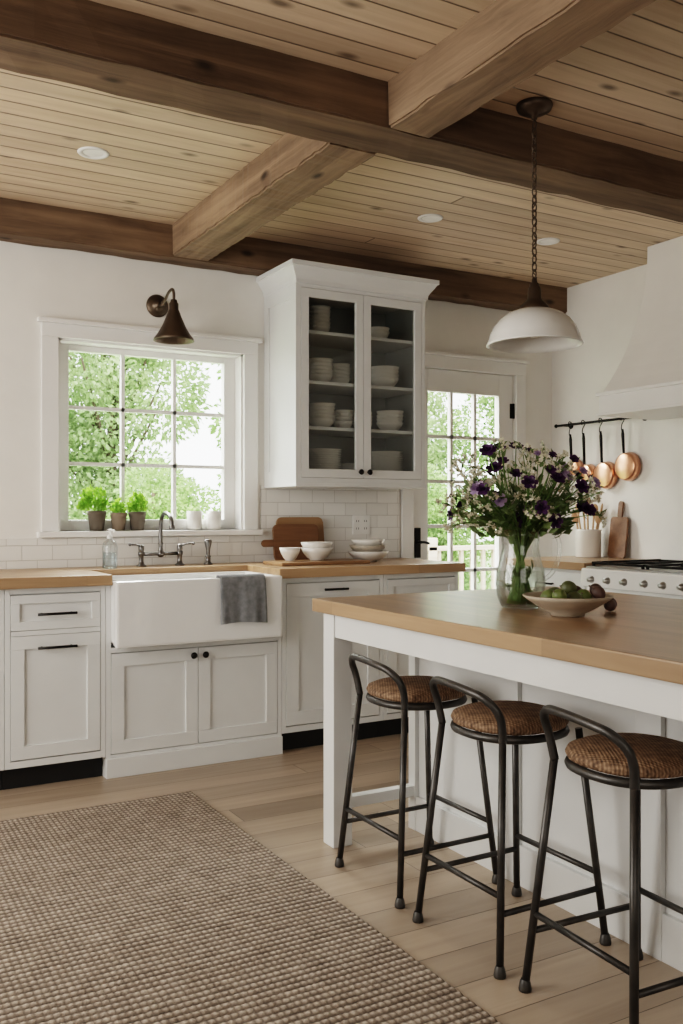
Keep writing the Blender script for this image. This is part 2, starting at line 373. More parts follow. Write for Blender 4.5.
# beams
def beam(x0,x1,y0,y1,z0,mat,lab):
    bb=B(); bm=bb.bm
    lx=(x1-x0)>(y1-y0); n=60; rings=[]
    for i in range(n+1):
        t=i/n; L=[]
        for j,(a,c) in enumerate(((0,0),(1,0),(1,1),(0,1))):
            ja=U(-.003,.003); jb=U(-.003,.003)
            zz=z0+(H-z0)*c+(jb if c==0 else 0)
            if lx: p=(x0+(x1-x0)*t,(y0+(y1-y0)*a)+ja,zz)
            else: p=((x0+(x1-x0)*a)+ja,y0+(y1-y0)*t,zz)
            L.append(bm.verts.new(p))
        rings.append(L)
    for A,C in zip(rings,rings[1:]):
        for k in range(4): bm.faces.new((A[k],A[(k+1)%4],C[(k+1)%4],C[k]))
    bm.faces.new(rings[0]); bm.faces.new(rings[-1])
    es=[e for e in bm.edges if abs(e.verts[0].co.z-z0)<0.01 and abs(e.verts[1].co.z-z0)<0.01 and abs((e.verts[0].co-e.verts[1].co)[0 if lx else 1])>0.02]
    bmesh.ops.bevel(bm,geom=es,offset=0.008,segments=2,affect='EDGES')
    mk('ceiling_beam',bb,mat,org=((x0+x1)/2,(y0+y1)/2,z0),label=lab,cat='beam',group='rough timber ceiling beams')
beam(XL,XR,2.76,2.98,2.575,M_beamX,'wide dark rough-hewn timber beam spanning the ceiling')
beam(XL,XR,4.70,4.845,2.57,M_beamX,'dark timber beam along the top of the window wall')
beam(1.64,1.85,2.985,4.695,2.575,M_beamY,'brown timber cross beam between main beam and window wall')
beam(1.755,1.94,YF,2.755,2.575,M_beamY,'brown timber cross beam with knots meeting the main beam')
# recessed lights
def rl():
    t=thing('recessed_light','small round white recessed ceiling light','light',(1.02,3.92,H),group='recessed ceiling lights')
    b=B().lathe([(0.042,0.0),(0.044,-0.004),(0.062,-0.006),(0.066,-0.002),(0.066,0.0)],c=(1.02,3.92,H)); mk('trim_ring',b,M_trim,t)
    b=B().lathe([(0.0,-0.002),(0.043,-0.002)],c=(1.02,3.92,H)); mk('lens',b,M_bulb,t)
    return t
t=rl(); dup(t,(2.76,3.93,H)); dup(t,(3.57,3.94,H))

# ------------------------------------------------------------------ cabinets
def shaker(b,x0,x1,z0,z1,y,rail=0.06,th=0.02,rec=0.010):
    b.box(x0,x1,y,y+th,z0,z0+rail,0.0015); b.box(x0,x1,y,y+th,z1-rail,z1,0.0015)
    b.box(x0,x0+rail,y,y+th,z0+rail,z1-rail,0.0015); b.box(x1-rail,x1,y,y+th,z0+rail,z1-rail,0.0015)
    b.box(x0+rail,x1-rail,y+rec,y+th,z0+rail,z1-rail)
def knob(x,y,z,parent):
    M=Matrix.Rotation(math.radians(90),3,'X')
    b=B().lathe([(0.006,0),(0.006,0.012),(0.014,0.018),(0.016,0.025),(0.011,0.031),(0,0.032)],c=(x,y,z),n=20,M=M); return mk('knob',b,M_black,parent,label='small round black knob')
def pull(x,y,z,parent,L=0.13):
    b=B(); b.tube([(x-L/2,y-0.028,z),(x+L/2,y-0.028,z)],0.006)
    for s in (-1,1): b.tube([(x+s*L*0.38,y,z),(x+s*L*0.38,y-0.028,z)],0.005)
    return mk('handle',b,M_black,parent,label='black bar pull')
YC=4.21
def base_unit(x0,x1,label,layout,toe=True):
    t=thing('base_cabinet',label,'cabinet',((x0+x1)/2,YB-0.3,0))
    b=B()
    zb=0.10 if toe else 0.0
    top=0.885 if layout!='sink' else 0.597
    b.box(x0+0.001,x1-0.001,YC+0.022,YB-0.013,zb,top)
    fr=0.024
    b.box(x0+0.001,x0+fr,YC,YC+0.022,zb,top,0.001); b.box(x1-fr,x1-0.001,YC,YC+0.022,zb,top,0.001)
    b.box(x0+fr,x1-fr,YC,YC+0.022,top-fr,top); b.box(x0+fr,x1-fr,YC,YC+0.022,zb,zb+(0.03 if toe else 0.105))
    mk('body',b,M_cab,t)
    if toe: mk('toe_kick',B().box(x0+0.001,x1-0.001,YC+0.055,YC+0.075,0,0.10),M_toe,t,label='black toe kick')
    X0,X1=x0+fr+0.002,x1-fr-0.002; y=YC-0.002
    if layout=='drawer_door':
        b=B(); shaker(b,X0,X1,0.70,0.855,y,0.038); dr=mk('drawer',b,M_cab,t); pull((x0+x1)/2,y,0.770,dr,0.17)
        b=B(); shaker(b,X0,X1,0.135,0.675,y,0.058); dd=mk('door',b,M_cab,t); pull((x0+x1)/2,y,0.622,dd,0.17)
        mk('rail',B().box(X0,X1,YC,YC+0.022,0.677,0.698),M_cab,t)
    if layout=='panel':
        b=B(); shaker(b,X0,X1,0.135,0.855,y,0.07); dd=mk('door',b,M_cab,t); pull((x0+x1)/2,y,0.82,dd,0.14)
    if layout=='sink':
        xm=(x0+x1)/2
        b=B(); shaker(b,X0,xm-0.0015,0.108,0.568,y,0.06); dd=mk('door',b,M_cab,t); knob(xm-0.03,y,0.535,dd)
        b=B(); shaker(b,xm+0.0015,X1,0.108,0.568,y,0.06); dd=mk('door',b,M_cab,t); knob(xm+0.03,y,0.535,dd)
        b=B(); b.box(x0,x1,YC-0.012,YC,0.0,0.09,0.003); mk('plinth',b,M_cab,t)
        mk('side_post',B().box(x0+0.001,1.176,YC,YC+0.3,0.597,0.885),M_cab,t); mk('side_post',B().box(2.014,x1-0.001,YC,YC+0.3,0.597,0.885),M_cab,t)
    return t
base_unit(0.12,0.71,'white shaker base cabinet with drawer and door','drawer_door')
base_unit(0.71,1.152,'white shaker base cabinet with drawer, door and black pulls','drawer_door')
base_unit(1.152,2.045,'white double-door sink base cabinet with black knobs','sink',toe=False)
base_unit(2.045,2.65,'white tall panelled base cabinet with black bar pull','panel')
base_unit(2.65,3.15,'white base cabinet with drawer at worktop end','drawer_door')
# worktop
b=B(); z0,z1=0.886,0.935
b.box(0.08,1.174,4.175,4.575,z0,z1,0.004); b.box(2.016,3.175,4.175,4.575,z0,z1,0.004); b.box(0.08,3.175,4.571,YB-0.013,z0,z1,0.004)
mk('worktop',b,M_topX,org=(1.6,4.5,0.886),label='oiled butcher block wood worktop around the sink',cat='worktop')
# sink
SX0,SX1,SY0,SY1,SZ0,SZ1=1.177,2.013,4.130,4.568,0.60,0.905
b=B()
b.box(SX0,SX1,SY0,SY0+0.035,SZ0,SZ1,0.012); b.box(SX0,SX1,SY1-0.03,SY1,SZ0+0.02,SZ1,0.008)
b.box(SX0,SX0+0.03,SY0+0.01,SY1-0.01,SZ0+0.02,SZ1,0.008); b.box(SX1-0.03,SX1,SY0+0.01,SY1-0.01,SZ0+0.02,SZ1,0.008)
b.box(SX0+0.01,SX1-0.01,SY0+0.01,SY1-0.01,SZ0+0.003,SZ0+0.05,0.01)
sk=mk('farmhouse_sink',b,M_sink,org=((SX0+SX1)/2,SY1,SZ0),label='white fireclay apron-front farmhouse sink',cat='sink')
mk('drain',B().lathe([(0,0.004),(0.03,0.004),(0.045,0.003),(0.046,0)],c=(1.6,4.35,SZ0+0.05)),M_steel,sk,label='steel drain')
# towel
b=B(); nx=26; path=[(4.183,0.80),(4.177,0.875),(4.170,0.908),(4.154,0.915),(4.134,0.913),(4.120,0.901),(4.114,0.875),(4.111,0.82),(4.108,0.76),(4.108,0.70),(4.108,0.685)]
path=[(p.x,p.y) for p in smooth([(a,c,0) for a,c in path],3)]
g=[]
for i,(y,z) in enumerate(path):
    L=[]; k=max(0,(0.91-z))/0.24 if i>10 else 0
    for j in range(nx+1):
        tt=j/nx; x=1.675+0.235*tt+0.012*(k)*(tt-0.5)
        L.append(b.bm.verts.new((x,y-(0.007+0.007*math.sin(tt*11+0.6)+0.003*math.sin(tt*27))*k,z+0.006*math.sin(tt*4)*k)))
    g.append(L)
for A,C in zip(g,g[1:]):
    for j in range(nx): f=b.bm.faces.new((A[j],A[j+1],C[j+1],C[j])); f.smooth=True
o=mk('dish_towel',b,M_towel,org=(1.8,4.11,0.68),label='grey linen dish towel draped over the sink edge',cat='towel')
s=o.modifiers.new('s','SOLIDIFY'); s.thickness=0.005; s.offset=0.0
# faucet
FY=4.72; FX=1.583
f=thing('bridge_faucet','aged pewter bridge faucet with two lever handles','faucet',(FX,FY,0.935))
b=B()
for x in (FX-0.105,FX+0.105):
    b.lathe([(0,0),(0.027,0),(0.027,0.006),(0.016,0.012),(0.012,0.03),(0.013,0.055),(0.017,0.06),(0.017,0.075),(0.012,0.08),(0,0.08)],c=(x,FY,0.935),n=20)
b.tube([(FX-0.105,FY,1.0),(FX+0.105,FY,1.0)],0.010,12)
b.sphere((FX,FY,1.0),0.02)
mk('bridge_body',b,M_pewter,f)
b=B()
b.lathe([(0.02,0.0),(0.014,0.015),(0.011,0.03),(0.011,0.05),(0.015,0.055),(0.011,0.06)],c=(FX,FY,1.0),n=16)
b.tube(smooth([(FX,FY,1.02),(FX,FY,1.13),(FX,FY-0.015,1.185),(FX,FY-0.06,1.212),(FX,FY-0.12,1.208),(FX,FY-0.165,1.185),(FX,FY-0.178,1.145)],6),0.0105,12)
b.lathe([(0.012,0.0),(0.015,0.004),(0.015,0.02),(0.011,0.024)],c=(FX,FY-0.178,1.13),n=14)
mk('spout',b,M_pewter,f)
for sgn in (-1,1):
    x=FX+sgn*0.105; b=B()
    b.lathe([(0.012,0),(0.015,0.01),(0.015,0.028),(0.008,0.036),(0,0.038)],c=(x,FY,1.013),n=16)
    b.tube([(x,FY,1.04),(x+sgn*0.03,FY-0.012,1.05),(x+sgn*0.065,FY-0.025,1.052)],[0.006,0.005,0.006],8); b.sphere((x+sgn*0.068,FY-0.026,1.052),0.009,n=10)
    mk('lever_handle',b,M_pewter,f)
sp=thing('side_sprayer','aged pewter pull-out side sprayer beside the faucet','sprayer',(1.849,FY,0.935))
mk('base',B().lathe([(0,0),(0.024,0),(0.024,0.006),(0.014,0.014),(0.013,0.04),(0.017,0.045),(0.012,0.05)],c=(1.849,FY,0.935),n=18),M_pewter,sp)
mk('spray_head',B().lathe([(0.010,0.048),(0.011,0.08),(0.016,0.1),(0.021,0.125),(0.019,0.135),(0,0.138)],c=(1.849,FY,0.935),n=18),M_pewter,sp)
# soap bottle
q=(1.285,4.62,0.936); sb=thing('soap_bottle','clear soap pump bottle beside the sink','bottle',q)
mk('bottle_body',B().lathe([(0,0),(0.033,0),(0.037,0.006),(0.037,0.11),(0.029,0.135),(0.013,0.145),(0.013,0.155)],c=q,n=24),M_soap,sb)
mk('liquid_soap',B().lathe([(0,0.004),(0.032,0.004),(0.033,0.08),(0,0.08)],c=q,n=24),clear('soap_liquid',(0.90,0.94,0.95),0.05,0.3,edgecol=(0.6,0.68,0.7)),sb)
b=B().lathe([(0.014,0.15),(0.014,0.165),(0.005,0.168),(0.005,0.19),(0.011,0.192),(0.011,0.198),(0,0.20)],c=q,n=16); b.tube([(q[0],q[1],q[2]+0.195),(q[0]+0.01,q[1]-0.035,q[2]+0.193),(q[0]+0.012,q[1]-0.042,q[2]+0.182)],0.004)
mk('pump',b,M_plate_w,sb)
# ------------------------------------------------------------------ upper cabinet
CX0,CX1,CY0,CZ0,CZ1=2.25,3.083,4.443,1.376,2.47
uc=thing('glass_front_cabinet','white wall cabinet with two glass doors and crown moulding','cabinet',((CX0+CX1)/2,YB,CZ0))
b=B(); yb=YB-0.002
b.box(CX0,CX0+0.02,CY0+0.022,yb,CZ0,CZ1); b.box(CX1-0.02,CX1,CY0+0.022,yb,CZ0,CZ1)
b.box(CX0+0.02,CX1-0.02,CY0+0.022,yb,CZ0,CZ0+0.035); b.box(CX0+0.02,CX1-0.02,CY0+0.022,yb,CZ1-0.03,CZ1)
b.box(CX0,CX0+0.022,CY0,CY0+0.022,CZ0,CZ1,0.001);b.box(CX1-0.022,CX1,CY0,CY0+0.022,CZ0,CZ1,0.001)
b.box(CX0+0.022,CX1-0.022,CY0,CY0+0.022,CZ0,CZ0+0.03);b.box(CX0+0.022,CX1-0.022,CY0,CY0+0.022,CZ1-0.035,CZ1)
b.box(CX0-0.008,CX0,CY0,CY0+0.06,CZ0,CZ1,0.001); b.box(CX0-0.008,CX0,yb-0.06,yb,CZ0,CZ1,0.001); b.box(CX0-0.008,CX0,CY0+0.06,yb-0.06,CZ0,CZ0+0.07,0.001); b.box(CX0-0.008,CX0,CY0+0.06,yb-0.06,CZ1-0.09,CZ1,0.001)
b.box(CX0-0.012,CX1+0.004,CY0-0.008,yb,CZ0-0.018,CZ0,0.003)
mk('body',b,M_cab,uc)
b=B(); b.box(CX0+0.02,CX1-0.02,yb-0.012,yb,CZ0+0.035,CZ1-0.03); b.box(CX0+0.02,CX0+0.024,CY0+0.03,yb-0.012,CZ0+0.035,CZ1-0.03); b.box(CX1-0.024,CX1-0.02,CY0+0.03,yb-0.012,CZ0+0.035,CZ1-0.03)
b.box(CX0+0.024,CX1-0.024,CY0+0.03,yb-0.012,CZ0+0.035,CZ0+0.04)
mk('interior_lining',b,M_cabin,uc,label='interior with glass reflection put into its grey')
SHZ=[CZ0+0.042,1.69,1.94,2.215]
for z in SHZ[1:]:
    mk('shelf',B().box(CX0+0.025,CX1-0.025,CY0+0.035,yb-0.013,z-0.018,z,0.001),M_cab,uc)
b=B(); bm=b.bm; prof=[(0,2.455),(0.012,2.455),(0.014,2.475),(0.022,2.49),(0.04,2.515),(0.052,2.535),(0.060,2.537),(0.060,2.562),(0,2.562)]
loops=[]
for o_,z in prof: loops.append([bm.verts.new(p) for p in ((CX0-o_,yb,z),(CX0-o_,CY0-o_,z),(CX1+o_,CY0-o_,z),(CX1+o_,yb,z))])
for A,C in zip(loops,loops[1:]):
    for k in range(3): bm.faces.new((A[k],A[k+1],C[k+1],C[k]))
bm.faces.new(loops[-1])
mk('crown_moulding',b,M_cab,uc)
xm=(CX0+CX1)/2
for (a,c,kx) in ((CX0+0.024,xm-0.0015,xm-0.028),(xm+0.0015,CX1-0.024,xm+0.028)):
    b=B(); y=CY0-0.001; z0,z1=CZ0+0.032,CZ1-0.037; rl_=0.047
    b.box(a,c,y,y+0.022,z0,z0+rl_,0.0015); b.box(a,c,y,y+0.022,z1-rl_,z1,0.0015); b.box(a,a+rl_,y,y+0.022,z0+rl_,z1-rl_,0.0015); b.box(c-rl_,c,y,y+0.022,z0+rl_,z1-rl_,0.0015)
    dd=mk('door',b,M_cab,uc)
    mk('glass_pane',B().box(a+rl_,c-rl_,y+0.010,y+0.013,z0+rl_,z1-rl_),M_glass2,dd)
    knob(kx,y,z0+0.035,dd)
# dishes
def bowlprof(r,h,t=0.004):
    return [(0,0.0),(r*0.42,0.0),(r*0.44,0.006),(r*0.62,h*0.22),(r*0.86,h*0.6),(r,h),(r-t,h),(r*0.84-t,h*0.62),(r*0.58,h*0.26+t),(r*0.3,0.006+t),(0,0.006+t)]
def dish(name,prof,mat,label,cat,group,loc):
    b=B().lathe(prof,n=32)
    o=mk(name,b,mat,label=label,cat=cat,group=group); o.location=loc; ORG[o.name]=Vector(loc); return o
def stack(name,prof,n,step,x,y,z,mat,label,cat,group):
    o=dish(name,prof,mat,label,cat,group,(x,y,z+0.0005))
    for i in range(1,n): dup(o,(x+U(-.002,.002),y+U(-.002,.002),z+0.0005+i*step))
G='white dishes in the glass cabinet'
YS=4.60
stack('bowl',bowlprof(0.060,0.05),6,0.022,2.475,YS,SHZ[3],M_china,'small white stoneware bowl in a stack','bowl',G)
stack('bowl',bowlprof(0.068,0.055),2,0.022,2.86,YS,SHZ[3],M_china,'small white stoneware bowl in a stack','bowl',G)
stack('bowl',bowlprof(0.074,0.055),5,0.021,2.475,YS,SHZ[2],M_china,'white stoneware bowl in a stack','bowl',G)
stack('bowl',bowlprof(0.062,0.05),5,0.02,2.63,YS+0.05,SHZ[2],M_china,'small white stoneware bowl in a stack','bowl',G)
stack('bowl',bowlprof(0.090,0.06),4,0.022,2.90,YS,SHZ[2],M_china,'wide white stoneware bowl in a stack','bowl',G)
stack('bowl',bowlprof(0.078,0.055),5,0.021,2.485,YS,SHZ[1],M_china,'white stoneware bowl in a stack','bowl',G)
stack('bowl',bowlprof(0.060,0.05),4,0.021,2.64,YS+0.03,SHZ[1],M_china,'small white stoneware bowl in a stack','bowl',G)
stack('bowl',bowlprof(0.058,0.05),4,0.021,2.79,YS+0.06,SHZ[1],M_china,'small white stoneware bowl in a stack','bowl',G)
stack('bowl',bowlprof(0.082,0.055),4,0.022,2.94,YS,SHZ[1],M_china,'white stoneware bowl in a stack','bowl',G)
pl=[(0,0),(0.05,0),(0.055,0.004),(0.098,0.014),(0.1,0.017),(0.096,0.017),(0.055,0.008),(0,0.006)]
stack('plate',pl,12,0.0125,2.50,YS,SHZ[0],M_china,'white stoneware plate in a stack','plate',G)
stack('plate',pl,12,0.0125,2.915,YS,SHZ[0],M_china,'white stoneware plate in a stack','plate',G)
stack('plate',[(r*0.75,z) for r,z in pl],7,0.0105,2.70,YS+0.04,SHZ[0],M_china,'small white stoneware plate in a stack','plate',G)
# counter dishes
G2='bowls on the worktop'
mk('serving_board',B().box(2.12,2.66,4.36,4.60,0.936,0.954,0.005),M_board2,org=(2.39,4.48,0.936),label='flat wooden serving board under white bowls',cat='board')
dish('bowl',bowlprof(0.058,0.072),M_china,'small white footed bowl on the serving board','bowl',G2,(2.235,4.5,0.955))
stack('bowl',bowlprof(0.090,0.070),2,0.030,2.40,4.50,0.954,M_china,'white stoneware bowl stacked on the serving board','bowl',G2)
stack('bowl',bowlprof(0.122,0.06),1,0.028,2.76,4.55,0.936,M_china,'wide shallow stoneware bowl on the worktop','bowl',G2)
stack('bowl',bowlprof(0.110,0.06),1,0.028,2.76,4.55,0.970,plain('speckled_stoneware',(0.46,0.40,0.33),0.4,var=0.15,scale=30),'shallow beige stoneware bowl nested in the stack','bowl',G2)
stack('bowl',bowlprof(0.098,0.06),1,0.028,2.76,4.55,1.002,M_china,'white stoneware bowl on top of the stack','bowl',G2)
def rrect(x0,x1,z0,z1,r,n=6):
    P=[]
    for cx,cz,a0 in ((x1-r,z1-r,0),(x0+r,z1-r,90),(x0+r,z0+r,180),(x1-r,z0+r,270)):
        for i in range(n+1):
            a=math.radians(a0+90*i/n); P.append((cx+r*math.cos(a),cz+r*math.sin(a)))
    return P
def board(x,y,w,h,th,mat,lab,handle):
    P=rrect(-w/2,w/2,0,h,0.03)
    b=B(); b.poly([(p[0],0,p[1]) for p in P],(0,th,0),0.003)
    if handle:
        P=rrect(-w/2-0.075,-w/2+0.01,h*0.5-0.02,h*0.5+0.02,0.018); b.poly([(p[0],0.001,p[1]) for p in P],(0,th-0.002,0),0.003)
    o=mk('cutting_board',b,mat,label=lab,cat='cutting board'); o.location=(x,y,0.937); o.rotation_euler=(math.radians(-8),0,0); return o
board(2.455,4.775,0.30,0.255,0.018,M_board2,'rectangular wooden cutting board leaning on tiles',False)
board(2.405,4.735,0.29,0.215,0.018,M_board,'dark walnut cutting board with side handle leaning on tiles',True)
ot=thing('wall_outlet','white double wall outlet on the tile backsplash','outlet',(2.885,TY,1.14))
mk('cover_plate',B().box(2.825,2.945,TY-0.006,TY,1.085,1.20,0.002),M_plate_w,ot)
b=B()
for x in (2.857,2.913):
    for z in (1.12,1.165):
        b.box(x-0.009,x-0.006,TY-0.0075,TY-0.005,z-0.006,z+0.006); b.box(x+0.006,x+0.009,TY-0.0075,TY-0.005,z-0.006,z+0.006)
mk('slots',b,M_slot,ot)
# ------------------------------------------------------------------ leaf clouds
def leafverts(bm,c,dirv,L,W,fold=0.25):
    dirv=dirv.normalized(); s=dirv.cross(Vector((U(-1,1),U(-1,1),U(-1,1))))
    if s.length<1e-4: s=dirv.orthogonal()
    s.normalize(); n=dirv.cross(s)
    a=bm.verts.new(c); e=bm.verts.new(c+dirv*L-n*L*0.15)
    m1=bm.verts.new(c+dirv*L*0.5+s*W+n*W*fold); m2=bm.verts.new(c+dirv*L*0.5-s*W+n*W*fold); m=bm.verts.new(c+dirv*L*0.5)
    bm.faces.new((a,m1,m)); bm.faces.new((m1,e,m)); bm.faces.new((a,m,m2)); bm.faces.new((m2,m,e))
def rv(): 
    while True:
        v=Vector((U(-1,1),U(-1,1),U(-1,1)))
        if 0.01<v.length<1: return v
G3='potted herbs on the window sill'
for i,(x,r,hh) in enumerate(((1.289,0.049,0.105),(1.405,0.044,0.095),(1.508,0.047,0.10))):
    c=(x,4.885,1.121)
    t=thing('potted_herb',['green herb in a dark clay pot on the window sill','leafy herb seedlings in a small clay pot on the sill','bright green basil in a grey clay pot on the sill'][i],'plant',c,group=G3)
    mk('pot',B().lathe([(0,0),(r*0.72,0),(r*0.95,hh*0.8),(r,hh*0.82),(r,hh),(r*0.9,hh),(r*0.88,hh*0.85)],c=c,n=24),M_potg if i!=1 else plain('clay_pot_brown',(0.25,0.19,0.14),0.8,var=0.2),t)
    mk('soil',B().lathe([(0,hh*0.88),(r*0.89,hh*0.86)],c=c,n=20),M_soil,t)
    b=B()
    top=[0.14,0.07,0.10][i]; n=[280,80,170][i]; sx=[0.075,0.028,0.045][i]
    for k in range(n):
        v=rv(); base=Vector(c)+Vector((0,0,hh))
        p=base+Vector((v.x*sx-(0.012 if i==0 else 0),v.y*0.045,abs(v.z)*top*0.9))
        leafverts(b.bm,p,Vector((v.x,v.y,0.6+U(-.3,.5))),U(0.018,0.030),U(0.009,0.015))
    for k in range(14):
        v=rv(); b.tube([Vector(c)+Vector((v.x*0.02,v.y*0.02,hh*0.85)),Vector(c)+Vector((v.x*sx*.8,v.y*0.04,hh+top*0.6))],0.0015,5)
    mk('foliage',b,M_herb,t,recalc=False)
for x,h in ((1.834,0.105),(1.948,0.105)):
    dish('ceramic_cup',[(0,0),(0.036,0),(0.040,0.005),(0.044,h),(0.040,h),(0.036,0.01),(0,0.008)],M_china,'plain white ceramic cup on the window sill','cup','cups on the window sill',(x,4.885,1.121))
# ------------------------------------------------------------------ sconce
c=Vector((1.606,YB,2.335)); sc=thing('wall_sconce','bronze wall sconce with bell shade above the window','lamp',c)
Mx=Matrix.Rotation(math.radians(90),3,'X')
mk('back_plate',B().lathe([(0,0.0),(0.060,0.0),(0.062,0.006),(0.055,0.014),(0.038,0.020),(0.022,0.026),(0.020,0.04),(0,0.042)],c=c,M=Mx),M_bronze,sc)
yc=YB-0.27
b=B(); b.tube(smooth([(c.x,YB-0.03,c.z),(c.x,YB-0.09,c.z-0.01),(c.x,YB-0.14,c.z+0.01),(c.x,YB-0.19,c.z+0.035),(c.x,YB-0.245,c.z+0.04),(c.x,yc,c.z+0.015),(c.x,yc,c.z-0.03)],6),0.0075,10)
b.sphere((c.x,YB-0.10,c.z-0.005),0.014,n=12)
mk('arm',b,M_bronze,sc)
zt=c.z-0.02; b=B().lathe([(0.0,0.0),(0.016,0.0),(0.018,-0.012),(0.024,-0.02),(0.024,-0.05),(0.030,-0.062),(0.040,-0.09),(0.062,-0.14),(0.084,-0.178),(0.100,-0.198),(0.105,-0.212),(0.101,-0.212),(0.094,-0.196),(0.078,-0.172),(0.056,-0.136),(0.034,-0.088),(0.020,-0.06),(0,-0.058)],c=(c.x,yc,zt),n=40)
mk('lamp_shade',b,M_bronze,sc)
mk('bulb',B().sphere((c.x,yc,zt-0.13),0.026,(1,1,1.3)),M_bulb,sc)
# ------------------------------------------------------------------ pendant
P0=Vector((2.33,2.645,H)); pd=thing('pendant_lamp','white milk glass dome pendant on a dark bronze chain','lamp',P0)
mk('canopy',B().lathe([(0.066,0.0),(0.068,-0.006),(0.062,-0.022),(0.040,-0.034),(0.014,-0.040),(0.010,-0.055),(0,-0.057)],c=P0,n=36),M_bronze,pd)
b=B(); z=H-0.06; i=0; zend=2.075
LN=0.034
while z>zend:
    pts=[]
    for k in range(12):
        a=2*math.pi*k/12; u_=0.0095*math.cos(a); v_=(LN/2)*math.sin(a)
        pts.append((P0.x+(u_ if i%2 else 0),P0.y+(0 if i%2 else u_),z-LN/2+v_))
    b.tube(pts,0.0027,6,closed=True); z-=LN-0.0062; i+=1
b.tube([(P0.x+0.008*math.sin(k*0.9),P0.y+0.008*math.cos(k*0.9),H-0.05-(H-0.05-zend)*k/60) for k in range(61)],0.0022,6)
mk('chain',b,M_bronze,pd)
mk('socket_cap',B().lathe([(0,0.105),(0.008,0.104),(0.011,0.09),(0.018,0.085),(0.018,0.075),(0.024,0.07),(0.026,0.03),(0.034,0.02),(0.048,0.006),(0.056,-0.006),(0.058,-0.018),(0.050,-0.02)],c=(P0.x,P0.y,1.985),n=32),M_bronze,pd)
sh=[(0.048,0.0),(0.07,-0.004),(0.10,-0.016),(0.13,-0.038),(0.152,-0.066),(0.166,-0.098),(0.170,-0.116),(0.176,-0.126),(0.178,-0.132),(0.172,-0.134),(0.163,-0.120),(0.158,-0.10),(0.146,-0.070),(0.125,-0.044),(0.098,-0.022),(0.068,-0.010),(0.04,-0.006)]
mk('lamp_shade',B().lathe(sh,c=(P0.x,P0.y,1.975),n=56),M_enamel,pd)
mk('bulb',B().sphere((P0.x,P0.y,1.905),0.03,(1,1,1.25)),M_bulb,pd)
# ------------------------------------------------------------------ island
IX0,IX1,IY0,IY1=1.60,2.76,0.55,3.04
isl=thing('kitchen_island','white kitchen island with butcher block top and panelled sides','island',((IX0+IX1)/2,(IY0+IY1)/2,0))
mk('island_top',B().box(IX0,IX1,IY0,IY1,0.852,0.90,0.005),M_topY,isl,label='butcher block wood top')
def leg_(x,y): mk('leg',B().box(x,x+0.078,y,y+0.078,0,0.852,0.003),M_cab,isl)
leg_(1.63,2.927); leg_(1.63,0.60)
b=B(); b.box(1.636,1.658,0.678,2.927,0.765,0.852,0.001); b.box(1.708,2.0,2.95,2.972,0.765,0.852,0.001); b.box(1.708,2.0,0.62,0.642,0.765,0.852,0.001)
mk('apron',b,M_cab,isl)
mk('stretcher',B().box(1.708,2.0,2.945,2.985,0.13,0.17,0.002),M_cab,isl)
b=B(); b.box(2.012,2.72,0.61,2.985,0.0,0.852)
BX=2.0
ys=[0.61,1.20,1.80,2.39,2.985]
for yy in ys: 
    a=max(0.61,yy-0.045); c=min(2.985,yy+0.045); b.box(BX-0.006,2.012,a,c,0.0,0.852,0.0015)
for a,c in zip(ys,ys[1:]):
    b.box(BX-0.004,2.012,a+0.045,c-0.045,0.0,0.13,0.001); b.box(BX-0.004,2.012,a+0.045,c-0.045,0.77,0.852,0.001)
mk('cabinet_body',b,M_cab,isl)
# ------------------------------------------------------------------ stools
def stool(loc):
    t=thing('counter_stool','black iron counter stool with woven rush seat and curved back','stool',loc,group='counter stools along the island')
    def P(x,y,z): return Vector((x,y,z))+Vector(loc)
    sh=0.625
    q_=0.92
    b=B().lathe([(0,0.0),(0.150*q_,0.0),(0.170*q_,0.006),(0.176*q_,0.018),(0.170*q_,0.030),(0.145*q_,0.040),(0.08*q_,0.045),(0,0.046)],c=P(0.0,0,sh-0.02),n=48,sup=2.3)
    mk('seat',b,M_rush,t,label='woven rush seat')
    b=B(); pts=[]
    for k in range(48):
        a=2*math.pi*k/48; kk=(abs(math.cos(a))**2.3+abs(math.sin(a))**2.3)**(-1/2.3)
        pts.append(P(0.162*q_*kk*math.cos(a)*1.02,0.162*q_*kk*math.sin(a)*1.02,sh-0.029))
    b.tube(pts,0.012,8,closed=True); mk('seat_frame',b,M_stool,t)
    F=0.19; T=0.138
    for sx in (-1,1):
        for sy in (-1,1):
            b=B(); b.tube([P(sx*F,sy*F,0.012),P(sx*T,sy*T,sh-0.02)],0.0105,10); b.lathe([(0,0),(0.016,0),(0.017,0.006),(0.014,0.022),(0.0105,0.03)],c=P(sx*F,sy*F,0),n=14)
            mk('leg',b,M_stool,t)
    def at(z): return F+(T-F)*(z/(sh-0.02))
    for (z,a,c) in ((0.20,(-1,-1),(-1,1)),(0.20,(1,-1),(1,1)),(0.155,(-1,-1),(1,-1)),(0.155,(-1,1),(1,1))):
        k=at(z); mk('footrest_bar',B().tube([P(a[0]*k,a[1]*k,z),P(c[0]*k,c[1]*k,z)],0.0085,8),M_stool,t)
    pts=smooth([P(-T,-T,sh-0.03),P(-T-0.006,-T-0.004,sh+0.02),P(-T-0.020,-T+0.002,sh+0.060),P(-T-0.040,-0.105,sh+0.090),P(-T-0.052,-0.05,sh+0.103),P(-T-0.052,0.05,sh+0.110),P(-T-0.044,0.110,sh+0.106),P(-T-0.028,T+0.006,sh+0.080),P(-T-0.010,T+0.010,sh+0.035),P(-T,T,sh-0.03)],6)
    mk('backrest',B().tube(pts,0.0115,10),M_stool,t)
    return t
s0=stool((1.758,2.585,0))
dup(s0,(1.750,2.095,0)); dup(s0,(1.752,1.62,0),rot=(0,0,math.radians(-3)))
